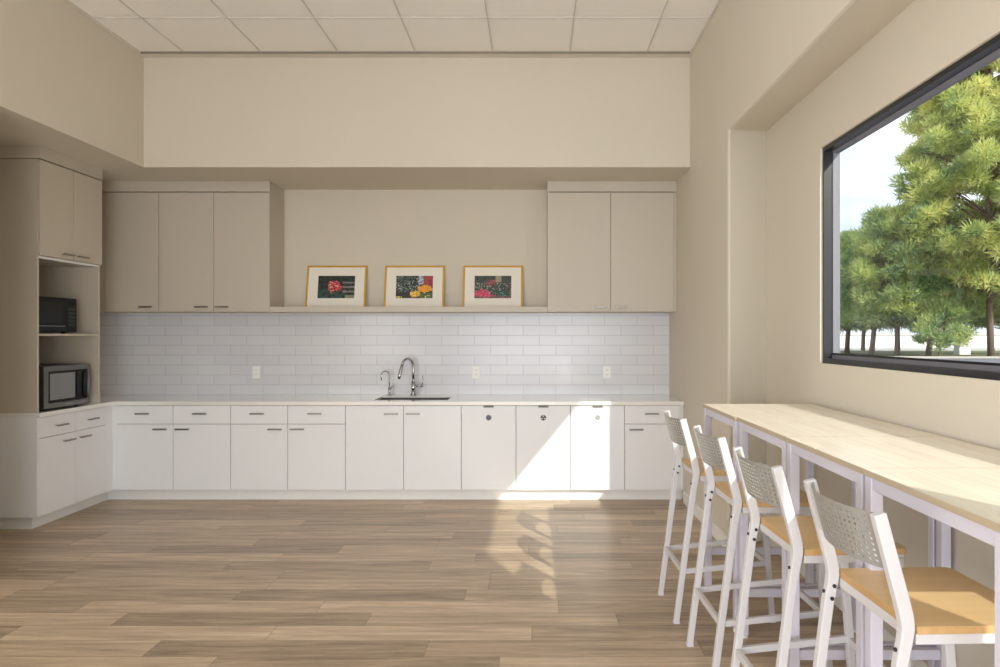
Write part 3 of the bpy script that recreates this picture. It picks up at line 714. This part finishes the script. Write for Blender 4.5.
# ------------------------------------------------------------ bar stools
SW = 0.375      # post spacing (outer), seat width
def offset_outline(pts, ws):
    L_, R_ = [], []
    for i, p in enumerate(pts):
        a = Vector(pts[max(0, i-1)]); b_ = Vector(pts[min(len(pts)-1, i+1)]); d = (b_-a).normalized(); n = Vector((-d.y, d.x))
        w = ws[i]/2; L_.append((p[0]+n.x*w, p[1]+n.y*w)); R_.append((p[0]-n.x*w, p[1]-n.y*w))
    return R_ + L_[::-1]
def make_stool():
    r = thing('bar_stool', (0, 0, 0), 'x', 'stool')
    zk = 0.700; hw = SW/2
    post = [(-0.098, 0.0), (-0.014, 0.645), (-0.005, 0.690), (0.0, 0.722), (-0.003, 0.748), (-0.012, 0.785), (-0.066, 0.985)]
    wid = [0.026, 0.028, 0.029, 0.031, 0.032, 0.032, 0.030]
    D_ = 0.024
    def px_at(z):
        for (a, za), (b_, zb_) in zip(post, post[1:]):
            if za <= z <= zb_: return a+(b_-a)*(z-za)/(zb_-za)
        return post[-1][0]
    for s in (-1, 1):
        y0_ = s*hw-(D_ if s > 0 else 0); 
        lg = MB().prism_y(offset_outline(post, wid), y0_, y0_+D_).build('leg', M_WHITESTEEL, r, 0.003)
        yo = s*hw
        yi = s*(hw-D_)
        for bz in (0.690, 0.655):
            MB().cyl((px_at(bz)+0.004, yi, bz), (px_at(bz)+0.004, yi-s*0.004, bz), 0.0055, n=10).build('bolt', M_BOLT, lg)
        MB().cyl((px_at(0.672)-0.015, yo-s*D_/2, 0.672), (px_at(0.672)-0.019, yo-s*D_/2, 0.672), 0.005, n=10).build('bolt', M_BOLT, lg)
        MB().box(px_at(0.01)-0.014, px_at(0.01)+0.014, y0_-0.001, y0_+D_+0.001, -0.0005, 0.010).build('foot_cap', M_LAVSTEEL, lg)
        fl = [(0.372, 0.0), (0.318, 0.700)]
        f2 = MB().prism_y(offset_outline(fl, [0.026, 0.028]), s*(hw-0.012)-D_/2, s*(hw-0.012)+D_/2).build('leg', M_WHITESTEEL, r, 0.003)
        MB().box(0.372-0.014, 0.372+0.014, s*(hw-0.012)-D_/2-0.001, s*(hw-0.012)+D_/2+0.001, -0.0005, 0.010).build('foot_cap', M_LAVSTEEL, f2)
        # side stretcher, rising to the front
        MB().bar((px_at(0.25)+0.014, s*(hw-0.012), 0.250), (0.340, s*(hw-0.012), 0.285), 0.018, 0.024).build('stretcher', M_WHITESTEEL, r, 0.002)
    # rear and front stretchers
    MB().bar((px_at(0.25)-0.002, -hw+D_+0.0005, 0.250), (px_at(0.25)-0.002, hw-D_-0.0005, 0.250), 0.018, 0.024).build('stretcher', M_WHITESTEEL, r, 0.002)
    MB().bar((0.350, -hw+D_+0.0005, 0.280), (0.350, hw-D_-0.0005, 0.280), 0.018, 0.026).build('stretcher', M_WHITESTEEL, r, 0.002)
    MB().bar((0.010, -hw+D_+0.0005, 0.56), (0.010, hw-D_-0.0005, 0.56), 0.001, 0.001)
    fr = MB(); z0_, z1_ = 0.686, 0.7115
    fr.box(0.018, 0.336, -hw+0.003, -hw+0.021, z0_, z1_).box(0.018, 0.336, hw-0.021, hw-0.003, z0_, z1_)
    fr.box(0.016, 0.034, -hw+0.0215, hw-0.0215, z0_, z1_).box(0.318, 0.336, -hw+0.0215, hw-0.0215, z0_, z1_)
    fr.build('seat_frame', M_WHITESTEEL, r, 0.002)
    # plywood seat: top face honey, edge darker
    st = MB(); z0_, z1_ = 0.712, 0.730; rd = 0.012; x0_, x1_ = 0.018, 0.345; yh = hw+0.002
    pts = [(x0_, -yh), (x1_-rd, -yh), (x1_, -yh+rd), (x1_, yh-rd), (x1_-rd, yh), (x0_, yh)]
    n = len(pts)
    st.add([(a, b_, z1_) for a, b_ in pts], [tuple(range(n))], 0)
    st.add([(a, b_, z0_) for a, b_ in pts]+[(a, b_, z1_) for a, b_ in pts], [tuple(reversed(range(n)))]+[(i, (i+1) % n, (i+1) % n+n, i+n) for i in range(n)], 1)
    st.build('seat', [M_SEAT, M_SEATEDGE], r)
    # perforated curved backrest
    zb0, zb1 = 0.848, 0.982; cols, rows = 20, 9
    yb0, yb1 = -hw+D_*0.5, hw-D_*0.5; bulge = 0.056
    def surf(u, v):
        y_ = yb0+(yb1-yb0)*u; z_ = zb0+(zb1-zb0)*v
        q = abs(2*u-1); return (px_at(z_)+0.013-bulge*(1-q**2.4), y_, z_)
    bm = bmesh.new()
    mu, mv = 0.045, 0.06
    us = [mu+(1-2*mu)*i/cols for i in range(cols+1)]; vs2 = [mv+(1-2*mv)*j/rows for j in range(rows+1)]
    def quadp(u0, u1, v0, v1, nseg=1):
        bm.faces.new([bm.verts.new(surf(*p)) for p in ((u0, v0), (u1, v0), (u1, v1), (u0, v1))])
    for i in range(cols):
        for j in range(rows):
            u0, u1, v0, v1 = us[i], us[i+1], vs2[j], vs2[j+1]; um, vmid = (u0+u1)/2, (v0+v1)/2
            outer = [(u0, v0), (um, v0), (u1, v0), (u1, vmid), (u1, v1), (um, v1), (u0, v1), (u0, vmid)]
            ru = 0.0038/(yb1-yb0); rv = 0.0038/(zb1-zb0)
            inner = [(um+ru*math.cos(math.radians(225+45*k)), vmid+rv*math.sin(math.radians(225+45*k))) for k in range(8)]
            ov = [bm.verts.new(surf(*p)) for p in outer]; iv = [bm.verts.new(surf(*p)) for p in inner]
            for k in range(8):
                bm.faces.new([ov[k], ov[(k+1) % 8], iv[(k+1) % 8], iv[k]])
    for i in range(cols):
        um = (us[i]+us[i+1])/2
        for (va, vb) in ((0, vs2[0]), (vs2[-1], 1)):
            quadp(us[i], um, va, vb); quadp(um, us[i+1], va, vb)
    for j in range(rows):
        vmid = (vs2[j]+vs2[j+1])/2
        for (ua, ub) in ((0, us[0]), (us[-1], 1)):
            quadp(ua, ub, vs2[j], vmid); quadp(ua, ub, vmid, vs2[j+1])
    for (ua, ub) in ((0, us[0]), (us[-1], 1)):
        for (va, vb) in ((0, vs2[0]), (vs2[-1], 1)): quadp(ua, ub, va, vb)
    bmesh.ops.remove_doubles(bm, verts=bm.verts, dist=0.0002)
    bmesh.ops.recalc_face_normals(bm, faces=bm.faces)
    me = bpy.data.meshes.new('backrest'); bm.to_mesh(me); bm.free()
    b = link('backrest', me, M_PERF, r); b['label'] = 'curved grey sheet with round holes'
    sm = b.modifiers.new('sheet', 'SOLIDIFY'); sm.thickness = 0.002; sm.offset = 0
    return r
st = make_stool()
spots = [(0.845, 1.705, 2.0, 'white metal bar stool nearest the camera with sunlit honey seat'),
         (0.806, 2.245, 2.5, 'white metal bar stool second from the camera'),
         (0.797, 2.820, 2.0, 'white metal bar stool second from the kitchen cabinets'),
         (0.776, 3.405, 1.5, 'white metal bar stool farthest from the camera, at the kitchen end')]
for i, (x, y, a, lab) in enumerate(spots):
    o = st if i == 0 else copy_tree(st)
    o.location = (x, y, 0.0006); o.rotation_euler = (0, 0, math.radians(a)); o['label'] = lab; o['group'] = 'white bar stools at the high tables'

# ------------------------------------------------------------ outside
GZ = -0.15
M_ASPH = mat('pale_asphalt', (120, 120, 128), 0.85, vary=(0.6, 0.12))
M_LAWN = mat('dry_grass', (104, 108, 62), 0.9, vary=(0.8, 0.3))
M_CURB = mat('kerb_concrete', (178, 174, 166), 0.8)
M_PALEW = mat('white_render', (245, 245, 243), 0.8)
S(MB().box(2.31, 120, -60, 43.5, GZ-0.2, GZ), 'floor_outside_road', M_ASPH, label='pale grey road outside the window')
S(MB().box(2.31, 120, 43.5, 62, GZ-0.2, GZ+0.05), 'floor_outside_lawn', M_LAWN)
S(MB().box(2.31, 120, 62.0, 160, GZ-0.2, GZ+0.0), 'floor_outside_yard', M_CURB)
o = MB().box(12, 90, 43.2, 43.5, GZ, GZ+0.13).build('kerb', M_CURB); tag(o, 'pale concrete kerb between road and trees', 'kerb')
r = thing('garden_wall', (48, 78.3, GZ), 'low white wall far behind the tree trunks', 'wall')
P(MB().box(14, 96, 78, 78.4, GZ, 1.25), 'wall_panel', M_PALEW, r)
P(MB().box(13.9, 96.1, 77.9, 78.5, 1.25, 1.37), 'wall_coping', M_CURB, r)
r = thing('gate_pillar', (px(963, 50), 50, GZ), 'pale square pillar between the tree trunks outside', 'pillar')
P(MB().box(px(957, 50), px(968, 50), 49.7, 50.4, GZ+0.05, 0.55), 'pillar_shaft', M_PALEW, r)
P(MB().box(px(956, 50), px(969, 50), 49.6, 50.5, 0.55, 0.66), 'pillar_cap', M_PALEW, r)

def foliage_mat(name, dark, mid, light_):
    m = bpy.data.materials.new(name); m.use_nodes = True; nt = m.node_tree; b = nt.nodes['Principled BSDF']
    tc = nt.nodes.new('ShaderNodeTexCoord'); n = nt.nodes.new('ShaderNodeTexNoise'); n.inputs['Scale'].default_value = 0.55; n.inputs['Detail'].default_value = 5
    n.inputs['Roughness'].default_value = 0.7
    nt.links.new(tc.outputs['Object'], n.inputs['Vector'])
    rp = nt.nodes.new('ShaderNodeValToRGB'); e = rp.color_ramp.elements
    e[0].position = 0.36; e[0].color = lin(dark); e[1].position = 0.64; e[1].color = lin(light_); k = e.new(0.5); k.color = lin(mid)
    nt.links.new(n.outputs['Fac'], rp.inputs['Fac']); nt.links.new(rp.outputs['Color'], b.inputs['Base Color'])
    b.inputs['Roughness'].default_value = 0.6
    tr = nt.nodes.new('ShaderNodeBsdfTranslucent'); nt.links.new(rp.outputs['Color'], tr.inputs['Color'])
    mx = nt.nodes.new('ShaderNodeMixShader'); mx.inputs[0].default_value = 0.5
    out = nt.nodes['Material Output']; nt.links.new(b.outputs[0], mx.inputs[1]); nt.links.new(tr.outputs[0], mx.inputs[2]); nt.links.new(mx.outputs[0], out.inputs['Surface'])
    return m
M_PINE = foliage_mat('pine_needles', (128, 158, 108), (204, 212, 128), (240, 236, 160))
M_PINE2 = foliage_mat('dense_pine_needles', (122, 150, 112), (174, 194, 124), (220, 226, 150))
M_BARK = mat('bark', (124, 104, 88), 0.9, bump=(6, 0.8))

def needles(rng, clumps, per, size):
    vs_, fs = [], []
    for (cx, cy, cz, rr) in clumps:
        for _ in range(per):
            d = Vector((rng.gauss(0, 1), rng.gauss(0, 1), rng.gauss(0, 1)))
            d.normalize()
            rad = rr*(rng.random()**0.4)
            p = Vector((cx, cy, cz)) + Vector((d.x*rad, d.y*rad, d.z*rad*0.62))
            ax = (d + Vector((0, 0, 0.5)) + Vector((rng.gauss(0, .5), rng.gauss(0, .5), rng.gauss(0, .5)))).normalized()
            sd = ax.orthogonal(); sd.rotate(Matrix.Rotation(rng.random()*6.28, 3, ax)); sd.normalize()
            L_ = size*(0.6+0.8*rng.random()); w = L_*0.11
            k = len(vs_)
            vs_ += [tuple(p-sd*w), tuple(p+sd*w), tuple(p+ax*L_)]; fs.append((k, k+1, k+2))
    return vs_, fs
def pine(x, y, h, r_, cb, nclump, per, label, m, size=0.42, seed=1, lean=0.0, name='pine_tree', trunk_r=0.2, tops=1.0, clr=1.15):
    rng = random.Random(seed)
    root = thing(name, (x, y, GZ+0.05), label, 'tree', None)
    tp = []; nn = 8
    for i in range(nn+1):
        t_ = i/nn; tp.append(Vector((lean*t_+0.25*math.sin(t_*3+seed), 0.2*math.sin(t_*4+seed*2), h*0.93*t_)))
    MB().tube(tp, [trunk_r*(1-0.8*i/nn) for i in range(nn+1)], 10).build('trunk', M_BARK, root, 0, True)
    clumps = []; br = MB()
    for i in range(nclump):
        t_ = rng.random(); z_ = cb + (h-cb)*t_
        prof = math.sin(math.pi*min(1, (0.18+0.80*t_)))**0.6 if tops < 1.5 else (1-0.62*t_)*min(1, 0.45+3*t_)
        a = rng.random()*2*math.pi; q = r_*prof*(0.35+0.65*rng.random()**0.5)
        c0 = tp[min(nn, int(z_/(h*0.93)*nn))]
        cx, cy = c0.x+q*math.cos(a), c0.y+q*math.sin(a)
        clumps.append((cx, cy, z_, clr*(0.55+0.65*rng.random())))
        if rng.random() < 0.35:
            zz = max(cb*0.8, z_-0.35*q); b0 = tp[min(nn, int(zz/(h*0.93)*nn))]
            s0 = Vector((b0.x, b0.y, zz)); e0_ = Vector((cx, cy, z_)); mid = (s0+e0_)/2+Vector((0, 0, 0.12*q))
            br.tube([s0, mid, e0_], [0.09, 0.06, 0.025], 6)
    br.build('branches', M_BARK, root)
    vs_, fs = needles(rng, clumps, per, size)
    me = bpy.data.meshes.new('foliage'); me.from_pydata(vs_, [], fs); me.update()
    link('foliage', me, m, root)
    return root
def X_at(pxx, Y): return (pxx-535)*Y/F
pine(X_at(990, 45), 45, 27, 6.8, 4.5, 620, 300, 'towering loose pine filling the right part of the window', M_PINE, 0.42, 3, 0.5, trunk_r=0.22, tops=2.0, clr=0.82)
pine(X_at(850, 54), 54, 9.6, 2.9, 2.2, 138, 330, 'round-topped pine at the left jamb of the window', M_PINE2, 0.34, 11, clr=0.95)
pine(X_at(872, 50), 50, 9.3, 2.6, 2.3, 126, 330, 'bushy pine second from the left jamb of the window', M_PINE2, 0.34, 12, 0.5, clr=0.95)
pine(X_at(897, 47.5), 47.5, 10.2, 2.9, 2.4, 149, 330, 'tall bushy pine in the middle of the window view', M_PINE2, 0.34, 13, -0.4, clr=0.95)
pine(X_at(925, 47), 47, 9.8, 2.8, 2.2, 138, 330, 'leaning pine just left of the towering pine', M_PINE2, 0.34, 14, 0.9, clr=0.95)
pine(X_at(955, 54), 54, 10.6, 3.2, 2.6, 149, 330, 'dense pine standing behind the towering pine', M_PINE2, 0.34, 15, clr=1.0)
pine(X_at(1020, 50), 50, 11.5, 3.6, 2.2, 138, 330, 'dense pine at the right edge of the window view', M_PINE2, 0.34, 16, clr=1.0)
pine(X_at(866, 63), 63, 9.5, 3.2, 2.4, 103, 330, 'pine farther back, seen in the gap of the left pines', M_PINE2, 0.34, 17, clr=1.0)
pine(X_at(940, 44.8), 44.8, 3.6, 1.7, 0.7, 50, 150, 'small olive-green shrub below the towering pine', M_PINE2, 0.30, 18, name='shrub', trunk_r=0.08, clr=0.55)
